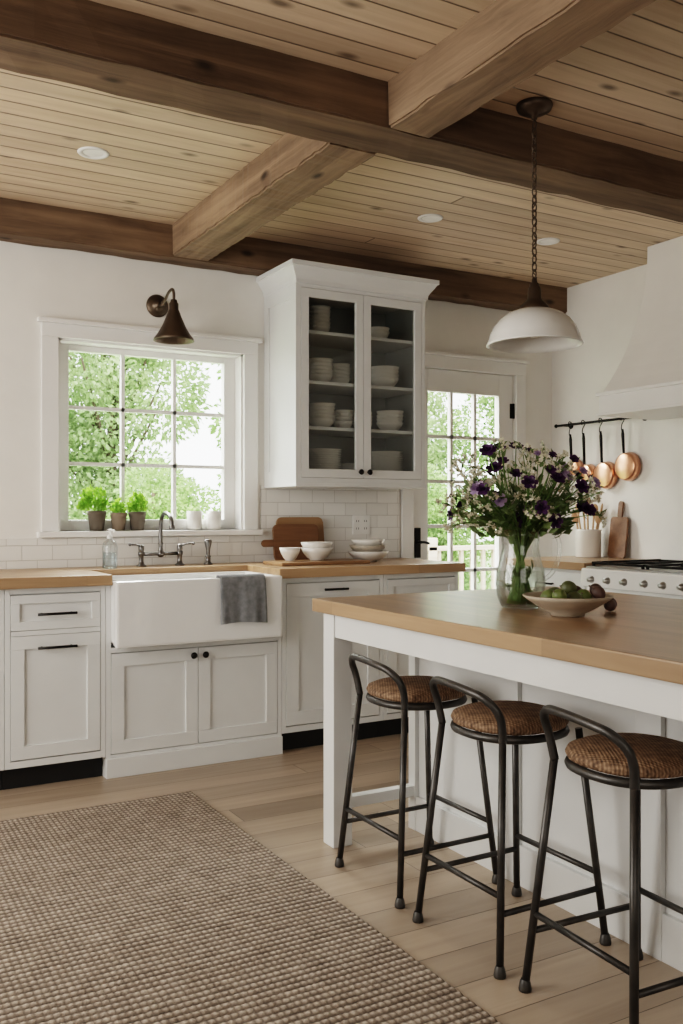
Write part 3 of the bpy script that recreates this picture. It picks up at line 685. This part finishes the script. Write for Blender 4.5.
# ------------------------------------------------------------------ vase + bouquet
V=Vector((2.04,2.385,0.901)); vs=thing('glass_pitcher','clear glass pitcher vase with handle holding flowers','vase',V)
prof=[(0,0),(0.056,0),(0.064,0.006),(0.078,0.04),(0.083,0.08),(0.080,0.12),(0.068,0.165),(0.060,0.20),(0.063,0.235),(0.072,0.262)]
b=B().lathe(prof+[(r-0.003,z) for r,z in prof[::-1][:-2]]+[(0.05,0.01),(0,0.01)],c=V,n=48)
mk('pitcher_body',b,M_vase,vs)
dr=Vector((0.80,-0.6,0)).normalized()
b=B().tube(smooth([V+dr*0.066+Vector((0,0,0.245)),V+dr*0.10+Vector((0,0,0.255)),V+dr*0.125+Vector((0,0,0.225)),V+dr*0.125+Vector((0,0,0.17)),V+dr*0.105+Vector((0,0,0.12)),V+dr*0.078+Vector((0,0,0.095))],6),0.0075,10)
mk('handle',b,M_vase,vs)
mk('water',B().lathe([(0,0.012),(0.058,0.012),(0.073,0.04),(0.078,0.08),(0.075,0.12),(0,0.12)],c=V,n=40),M_water,vs)
bq=thing('flower_bouquet','loose wildflower bouquet of purple, lilac and cream blooms','flowers',V+Vector((0,0,0.02)))
bs=B(); bl=B(); bw=B(); heads=[]
for i in range(135):
    a=U(0,2*math.pi); rad=math.sqrt(R()); ro=rad*0.268
    top=V+Vector((math.cos(a)*ro,math.sin(a)*ro,0.25+U(0.03,0.30)*(1-0.33*rad*rad)+U(-0.02,0.03)))
    a2=a+math.pi+U(-.5,.5); foot=V+Vector((math.cos(a2)*0.045,math.sin(a2)*0.045,0.015))
    neck=V+Vector((math.cos(a)*0.045*rad,math.sin(a)*0.045*rad,0.23))
    mid=(neck+top)/2+Vector((math.cos(a)*0.02,math.sin(a)*0.02,0.03))
    pts=smooth([foot,neck,mid,top],5)
    bs.tube(pts,0.0016 if i%3 else 0.0023,5)
    heads.append((top,(top-mid).normalized()))
    for k in range(random.choice((3,5,6))):
        p=pts[random.randint(7,len(pts)-1)]; v=rv(); leafverts(bl.bm,p,Vector((v.x,v.y,v.z*0.5+0.35)),U(0.025,0.055),U(0.005,0.011))
    if i%2==0:
        for k in range(8):
            v=rv(); p=top+v*0.034; bs.tube([top-(top-mid)*0.15,p],0.0008,4)
            for q_ in range(6):
                w_=rv(); leafverts(bw.bm,p,w_,0.012,0.0045)
for i in range(180):
    v=rv(); p=V+Vector((v.x*0.15,v.y*0.15,0.23+abs(v.z)*0.16)); leafverts(bl.bm,p,Vector((v.x,v.y,0.3)),U(0.035,0.06),U(0.007,0.013))
for i in range(70):
    a=U(0,6.28); r_=U(0,0.06); p=V+Vector((math.cos(a)*r_,math.sin(a)*r_,U(0.02,0.12))); v=rv(); leafverts(bl.bm,p,Vector((v.x*.4,v.y*.4,1)),U(0.03,0.05),U(0.004,0.008))
mk('stems',bs,M_stem,bq,kind='stuff'); mk('leaves',bl,M_leaf,bq,kind='stuff',recalc=False); mk('cream_blossoms',bw,M_petal,bq,kind='stuff',recalc=False,label='tiny cream blossoms')
def flower(mat,r,n):
    b=B()
    for layer in range(3):
        for k in range(n):
            a=2*math.pi*(k+layer*0.5)/n; tilt=0.25+layer*0.5
            d_=Vector((math.cos(a)*math.cos(tilt),math.sin(a)*math.cos(tilt),math.sin(tilt))); s_=Vector((-math.sin(a),math.cos(a),0)); L=r*(1-layer*0.2)
            vs_=[b.bm.verts.new(x) for x in (Vector((0,0,0)),d_*L*0.5+s_*L*0.36,d_*L*0.95+s_*L*0.3,d_*L*1.05,d_*L*0.95-s_*L*0.3,d_*L*0.5-s_*L*0.36)]
            b.bm.faces.new(vs_)
    b.sphere((0,0,r*0.15),r*0.2,n=8)
    return b
fm={}
for i,(p,dv) in enumerate(heads):
    if i%2==1 and i<96:
        key='l' if (i%8)==5 else 'p'
        if key not in fm:
            o=mk('flower',flower(M_purple if key=='p' else M_lilac,0.022,6),M_purple if key=='p' else M_lilac,bq,label='deep purple bloom' if key=='p' else 'pale lilac bloom',recalc=False)
            for v in o.data.vertices: v.co+=ORG[bq.name]
            fm[key]=o
        else:
            o=fm[key].copy(); COL.objects.link(o); o.parent=bq
        o.location=p-ORG[bq.name]; face=(dv+Vector((-0.5,-0.8,0.1))*U(0.2,1.2)).normalized()
        o.rotation_mode='QUATERNION'; o.rotation_quaternion=face.to_track_quat('Z','Y'); sc_=U(0.7,1.35); o.scale=(sc_,sc_,sc_)
# fruit bowl
FB=Vector((2.015,2.135,0.901))
M_stone=plain('beige_stoneware',(0.46,0.39,0.31),0.45,var=0.12,scale=20)
mk('fruit_bowl',B().lathe([(0,0),(0.05,0),(0.053,0.008),(0.09,0.028),(0.125,0.05),(0.138,0.062),(0.134,0.064),(0.118,0.053),(0.085,0.034),(0.045,0.016),(0,0.014)],c=FB,n=48),M_stone,org=FB,label='shallow beige stoneware bowl of green fruit',cat='bowl')
M_lime=plain('lime_skin',(0.15,0.19,0.06),0.45,var=0.3,scale=25,bmp=0.001,bscale=200); M_fig=plain('fig_skin',(0.10,0.06,0.05),0.5,var=0.4,scale=20)
M_olive=plain('olive_green_skin',(0.10,0.11,0.045),0.45,var=0.3,scale=25)
def fruit(x,y,z,r,mat,nmn,lab,grp):
    o=thing(nmn,lab,'fruit',(x,y,z),group=grp); Mr=Matrix.Rotation(U(0,6),3,'Z')@Matrix.Rotation(U(0.8,1.5),3,'X')
    pr=[(0,-r*1.15)]+[(r*math.sin(math.pi*k/12)*(1-0.08*math.cos(math.pi*k/12)),-r*1.12*math.cos(math.pi*k/12)) for k in range(1,12)]+[(r*0.1,r*1.2),(0,r*1.2)]
    mk('skin',B().lathe(pr,c=(x,y,z),n=20,M=Mr),mat,o)
    tip=Mr@Vector((0,0,r*1.18)); mk('stem',B().tube([Vector((x,y,z))+tip,Vector((x,y,z))+tip*1.18],[0.003,0.0022],6),M_bark,o)
for (dx,dy,dz,r,m,n_,l_) in ((-.06,.02,.055,.025,M_lime,'lime','green lime in the bowl'),(-.015,-.045,.052,.026,M_olive,'avocado','dark green avocado in the bowl'),(.045,-.02,.055,.025,M_lime,'lime','green lime in the bowl'),
    (.07,.04,.064,.023,M_fig,'fig','dark purple fig in the bowl'),(0,.055,.056,.026,M_olive,'avocado','dark green avocado in the bowl'),(-.07,-.04,.066,.021,M_lime,'lime','green lime in the bowl'),(.01,.005,.083,.023,M_olive,'avocado','dark green avocado on top of the pile'),(.075,-.055,.07,.020,M_fig,'fig','dark purple fig in the bowl'),(.115,-.005,.075,.019,M_fig,'fig','dark purple fig in the bowl')):
    fruit(FB.x+dx,FB.y+dy,FB.z+dz,r,m,n_,l_,'fruit in the stoneware bowl')
for (x,y) in ((2.20,2.14),(2.245,2.18)):
    fruit(x,y,0.901+0.022,0.019,M_fig,'fig','dark purple fig on the island top','loose figs on the island')
# ------------------------------------------------------------------ right wall run
rc=thing('side_cabinet','white base cabinet on the range wall with drawer','cabinet',(4.11,4.21,0))
b=B(); b.box(3.83,XR-0.002,3.885,4.55,0.1,0.885); mk('body',b,M_cab,rc)
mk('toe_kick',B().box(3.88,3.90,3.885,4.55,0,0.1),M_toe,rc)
def shX(b,y0,y1,z0,z1,x,rail=0.05):
    b.box(x-0.02,x,y0,y1,z0,z0+rail,0.001);b.box(x-0.02,x,y0,y1,z1-rail,z1,0.001);b.box(x-0.02,x,y0,y0+rail,z0+rail,z1-rail,0.001);b.box(x-0.02,x,y1-rail,y1,z0+rail,z1-rail,0.001);b.box(x-0.011,x,y0+rail,y1-rail,z0+rail,z1-rail)
for nme,z0,z1 in (('drawer',0.72,0.87),('door',0.12,0.705)):
    b=B(); shX(b,3.90,4.535,z0,z1,3.829,0.04 if nme=='drawer' else 0.055); dd=mk(nme,b,M_cab,rc)
    b=B(); zz=(z0+z1)/2 if nme=='drawer' else z1-0.04
    b.tube([(3.78,4.14,zz),(3.78,4.28,zz)],0.006); b.tube([(3.81,4.16,zz),(3.78,4.16,zz)],0.005); b.tube([(3.81,4.26,zz),(3.78,4.26,zz)],0.005); mk('handle',b,M_black,dd)
mk('side_worktop',B().box(3.79,XR-0.002,3.885,4.57,0.886,0.93,0.004),M_topY,org=(4.1,4.2,0.886),label='short butcher block worktop beside the range',cat='worktop')
rg=thing('kitchen_range','white and steel gas range below the hood','range',(4.1,3.48,0))
b=B(); b.box(3.80,XR-0.002,3.09,3.875,0.08,0.90,0.004); b.box(3.85,XR-0.03,3.11,3.855,0.0,0.082); mk('body',b,M_enamel,rg)
b=B(); b.box(3.755,3.80,3.09,3.875,0.80,0.905,0.012); mk('control_panel',b,M_enamel,rg)
for y in (3.17,3.29,3.41,3.55,3.67,3.79):
    mk('burner_knob',B().lathe([(0.020,0),(0.020,0.006),(0.015,0.010),(0.013,0.028),(0,0.030)],c=(3.755,y,0.845),n=20,M=Matrix.Rotation(math.radians(-90),3,'Y')),M_steel,rg,label='steel control knob')
b=B(); b.box(3.775,3.80,3.11,3.855,0.22,0.78,0.006); od=mk('oven_door',b,M_enamel,rg)
b=B(); b.tube([(3.735,3.16,0.74),(3.735,3.80,0.74)],0.011,10); b.tube([(3.78,3.2,0.74),(3.735,3.2,0.74)],0.008); b.tube([(3.78,3.76,0.74),(3.735,3.76,0.74)],0.008); mk('handle',b,M_steel,od)
mk('cooktop',B().box(3.79,XR-0.003,3.095,3.87,0.90,0.915,0.003),M_steel,rg)
for (ya,yb2) in ((3.11,3.47),(3.49,3.86)):
    b=B()
    for y in (ya,(ya+yb2)/2,yb2): b.box(3.83,4.38,y-0.006,y+0.006,0.928,0.940,0.002)
    for x in (3.83,4.1,4.38): b.box(x-0.006,x+0.006,ya,yb2,0.925,0.938,0.002)
    for x in (3.835,4.375):
        for y in (ya+0.006,yb2-0.006): b.box(x-0.006,x+0.006,y-0.006,y+0.006,0.915,0.93)
    mk('grate',b,M_black,rg)
hd=thing('range_hood','white plaster range hood with moulded lower band','hood',(XR,3.48,1.78))
b=B(); bm=b.bm; loops=[]
for k in range(13):
    t_=k/12; z=1.90+(H-0.002-1.90)*t_; e=(1-t_)**2.2
    x0=4.14-0.19*e; y0=3.23-0.17*e; y1=3.74+0.17*e
    loops.append([bm.verts.new(p) for p in ((XR-0.001,y0,z),(x0,y0,z),(x0,y1,z),(XR-0.001,y1,z))])
for A,C in zip(loops,loops[1:]):
    for k in range(4): bm.faces.new((A[k],A[(k+1)%4],C[(k+1)%4],C[k]))
mk('hood_body',b,M_wall,hd)
b=B(); b.box(3.94,XR-0.001,3.05,3.92,1.785,1.895,0.003); b.box(3.925,XR-0.001,3.035,3.935,1.89,1.91,0.004); b.box(3.93,XR-0.001,3.04,3.93,1.775,1.79,0.003)
mk('hood_band',b,M_trim,hd)
rl2=thing('pan_rail','black iron wall rail for hanging pans','rail',(XR,4.33,1.80))
b=B(); b.tube([(4.35,3.96,1.80),(4.35,4.72,1.80)],0.008,10); b.sphere((4.35,3.96,1.80),0.013,n=10); b.sphere((4.35,4.72,1.80),0.013,n=10)
for y in (4.02,4.66): b.tube([(XR,y,1.80),(4.35,y,1.80)],0.007); b.lathe([(0.02,0),(0.02,0.006),(0,0.007)],c=(XR,y,1.80),M=Matrix.Rotation(math.radians(-90),3,'Y'),n=16)
mk('rail_bar',b,M_black,rl2)
for (y,r,L,cop) in ((4.585,0.058,0.16,True),(4.465,0.060,0.20,True),(4.312,0.090,0.19,True),(4.128,0.092,0.14,True)):
    q=Vector((4.335,y,1.77)); t=thing('hanging_pan','copper pan with black handle hanging from the wall rail','pan',q,group='copper pans on the wall rail')
    hk=B().tube(smooth([(4.338,y,1.80-0.013),(4.335,y,1.81),(4.345,y,1.818),(4.362,y,1.808),(4.362,y,1.79),(4.345,y,1.765),(4.34,y,1.74),(4.345,y,1.725),(4.352,y,1.73)],4),0.003,6); mk('hook',hk,M_black,t)
    zc=1.735-L-r
    b=B().tube([(4.350,y,1.735),(4.352,y,1.70),(4.36,y,zc+r*0.9)],[0.006,0.010,0.008],8); mk('handle',b,M_black,t)
    Mr=Matrix.Rotation(math.radians(90),3,'Y')
    b=B().lathe([(0,-0.022),(r*0.82,-0.022),(r*0.9,-0.018),(r,0.025),(r-0.004,0.025),(r*0.86,-0.014),(0,-0.017)],c=(4.385,y,zc),n=36,M=Mr); mk('pan_body',b,M_copper,t)
Cq=Vector((4.30,4.37,0.931))
mk('utensil_crock',B().lathe([(0,0),(0.075,0),(0.080,0.005),(0.080,0.165),(0.084,0.17),(0.084,0.178),(0.076,0.178),(0.074,0.01),(0,0.01)],c=Cq,n=36),M_china,org=Cq,label='white stoneware crock holding wooden utensils',cat='crock')
for i in range(7):
    a=2*math.pi*i/7+0.3; base=Cq+Vector((math.cos(a)*0.03,math.sin(a)*0.03,0.015)); tip=Cq+Vector((math.cos(a)*0.078,math.sin(a)*0.078,0.28+0.06*math.sin(i*2.1)))
    dv=(tip-base).normalized(); q=dv.to_track_quat('Z','Y').to_matrix()
    b=B().tube([base,tip],[0.006,0.006],8); b.sphere(tip+dv*0.025,0.026,(1,0.3,1.5),n=12,M=q@Matrix.Rotation(i,3,'Z'))
    mk('wooden_spoon',b,M_spoon,org=base,label='wooden cooking utensil standing in the crock',cat='utensil',group='wooden utensils in the crock')
b=B(); P=rrect(-0.07,0.07,0,0.26,0.02); b.poly([(0,p[0],p[1]) for p in P],(0.016,0,0),0.002)
P=rrect(-0.018,0.018,0.25,0.36,0.016); b.poly([(0.001,p[0],p[1]) for p in P],(0.014,0,0),0.002)
o=mk('paddle_board',b,M_board,label='dark wooden paddle board leaning against the wall',cat='board'); o.location=(4.360,4.195,0.932); o.rotation_euler=(0,math.radians(7),0)
# ------------------------------------------------------------------ rug
RX0,RX1,RY0,RY1=-0.62,1.415,0.35,3.81
b=B(); bm=b.bm
nx=int((RX1-RX0)/0.0064); ny=int((RY1-RY0)/0.0064)
cx_,cy_=(RX0+RX1)/2,RY0
grid=[]
for j in range(ny+1):
    y=RY0+(RY1-RY0)*j/ny; ly=y-RY0; L=[]; a=math.sin(math.pi*((ly/RP[0])%1))
    for i in range(nx+1):
        x=RX0+(RX1-RX0)*i/nx; lx=x-cx_
        bb=0.45+0.55*math.sin(math.pi*((lx/RP[1])%1))
        ex=0.0
        if i in(0,nx): ex=U(-.003,.003)
        z=0.008+0.0055*a*bb+R()*0.0018
        if i in (0,nx) or j in (0,ny): z=0.001
        L.append(bm.verts.new((x+ex,y+(U(-.003,.003) if j in(0,ny) else 0),z)))
    grid.append(L)
for A,C in zip(grid,grid[1:]):
    for i in range(nx): f=bm.faces.new((A[i],A[i+1],C[i+1],C[i])); f.smooth=True
mk('area_rug',b,M_rug,org=(cx_,cy_,0.0),label='chunky brown and cream woven jute rug',cat='rug')
# ------------------------------------------------------------------ outside
mk('lawn',B().box(-15,30,5.06,40,-0.5,-0.3),M_lawn,kind='structure',label='green lawn outside')
mk('deck',B().box(2.4,9,5.06,7.2,-0.25,-0.06),M_deck,kind='structure',label='pale wooden deck outside the door')
t=thing('deck_railing','pale weathered wood deck railing outside the door','railing',(5.5,7.05,-0.06))
b=B(); b.box(2.9,9,7.0,7.1,0.86,0.90,0.004); b.box(2.9,9,7.03,7.07,0.05,0.10); mk('rails',b,M_rail,t)
b=B()
x=2.95
while x<9: b.box(x,x+0.035,7.035,7.065,0.1,0.86); x+=0.13
mk('balusters',b,M_rail,t,kind='stuff')
for x in (2.9,4.9,6.9,8.9): mk('post',B().box(x,x+0.1,7.0,7.1,-0.06,0.98,0.005),M_rail,t)
def tree(x,y,blobs,n,size,mat,name,lab,grp):
    t=thing(name,lab,'tree' if name=='garden_tree' else 'shrub',(x,y,-0.3),group=grp)
    zt=max(bz for _,_,bz,_ in blobs)
    b=B(); b.tube(smooth([(x,y,-0.35),(x+0.05,y,0.4),(x-0.03,y+0.05,zt*0.6),(x,y,zt)]),[0.07]*12+[0.03]*7,8) 
    for bx,by,bz,br in blobs: b.tube([(x,y,max(0.1,bz*0.5)),(x+bx,y+by,bz)],[0.04,0.015],6)
    mk('trunk',b,M_bark,t)
    b=B(); bm=b.bm; tot=sum(r_**2 for *_,r_ in blobs)
    for bx,by,bz,br in blobs:
        for k in range(int(n*br*br/tot)):
            v=rv(); v=v.normalized()*(0.45+0.55*R()**0.5)
            p=Vector((x+bx,y+by,bz))+Vector((v.x*br,v.y*br,v.z*br*0.85)); dd=(v+rv()*0.9+Vector((0,0,-0.25))).normalized()
            s=dd.cross(rv()).normalized(); L=size*U(.6,1.3); W=L*0.30
            q_=[bm.verts.new(p),bm.verts.new(p+dd*L*.5+s*W),bm.verts.new(p+dd*L),bm.verts.new(p+dd*L*.5-s*W)]
            bm.faces.new(q_)
    mk('foliage',b,mat,t,kind='stuff',recalc=False)
for i in range(6):
    x=1.5+i*1.75; y=9.6+(0.3 if i%2 else -0.3)
    bl_=[(U(-.5,.5),U(-.25,.25),0.1+1.35*(k/11),U(0.34,0.46)) for k in range(12)]
    tree(x,y,bl_,17000,0.058,M_tree2 if i%2 else M_tree,'garden_shrub','leafy bright green garden shrub outside the window','garden shrubs')
for i in range(6):
    x=1.6+i*2.6; y=14.0+(0.9 if i%2 else -0.6)
    bl_=[(U(-1.0,1.0),U(-.6,.6),0.4+4.6*(k/23),U(0.6,0.95)) for k in range(24)]
    tree(x,y,bl_,30000,0.10,M_tree if i%2 else M_tree2,'garden_tree','light green deciduous tree in the garden','garden trees')
# ------------------------------------------------------------------ light
wd=bpy.data.worlds.new('World'); scene.world=wd; wd.use_nodes=True; nt=wd.node_tree; nt.nodes.clear()
o=nt.nodes.new('ShaderNodeOutputWorld'); bg=nt.nodes.new('ShaderNodeBackground'); nt.links.new(bg.outputs[0],o.inputs[0])
bg.inputs[0].default_value=(0.96,0.98,1.0,1); bg.inputs[1].default_value=3.8
def area(name,loc,tgt,sx,sy,power,col,portal=False):
    l=bpy.data.lights.new(name,'AREA'); l.shape='RECTANGLE'; l.size=sx; l.size_y=sy; l.energy=power; l.color=col
    ob=bpy.data.objects.new(name,l); ob.location=loc; d=Vector(tgt)-Vector(loc); ob.rotation_euler=d.to_track_quat('-Z','Y').to_euler(); COL.objects.link(ob)
    if portal: l.cycles.is_portal=True
    return ob
area('window_portal',((WX0+WX1)/2,YB+0.19,(WZ0+WZ1)/2),((WX0+WX1)/2,0,(WZ0+WZ1)/2),1.0,1.0,1,(1,1,1),True)
area('door_portal',((DX0+DX1)/2,YB+0.19,1.2),((DX0+DX1)/2,0,1.2),0.82,1.9,1,(1,1,1),True)
area('left_fill_area',(-1.55,3.0,1.6),(2.5,3.3,1.2),2.2,1.7,60,(1.0,0.97,0.93))  # added fill lamp; the left wall has no window here
area('rear_fill_area',(0.4,-1.8,1.7),(2.2,3.2,1.4),3.0,1.6,22,(1.0,0.96,0.91))  # unseen fill lamp behind the camera, added to lift the room
area('window_boost_area',(1.3,6.6,3.6),(1.8,3.8,0.6),2.6,1.6,360,(1.0,0.98,0.94))  # lamp added outside, out of view, to boost light through the window
area('door_boost_area',(4.6,6.6,3.7),(3.2,3.4,0.2),2.2,1.6,290,(1.0,0.98,0.94))  # second added lamp, boosts light through the glazed door
sl=bpy.data.lights.new('sun','SUN'); sl.energy=3.2; sl.angle=0.05; sl.color=(1,0.97,0.91); so=bpy.data.objects.new('sun',sl); so.rotation_euler=(math.radians(48),0,math.radians(-25)); COL.objects.link(so)
# ------------------------------------------------------------------ camera
cd=bpy.data.cameras.new('camera'); cam=bpy.data.objects.new('camera',cd); COL.objects.link(cam); scene.camera=cam
cam.location=(0,0,1.22); cam.rotation_euler=(math.radians(90),0,math.radians(-29.6))
cd.sensor_fit='VERTICAL'; cd.sensor_height=36; cd.sensor_width=24; cd.lens=925/1024*36; cd.clip_start=0.05; cd.clip_end=200
scene.view_settings.view_transform='Filmic'; scene.view_settings.look='High Contrast'; scene.view_settings.exposure=0.40
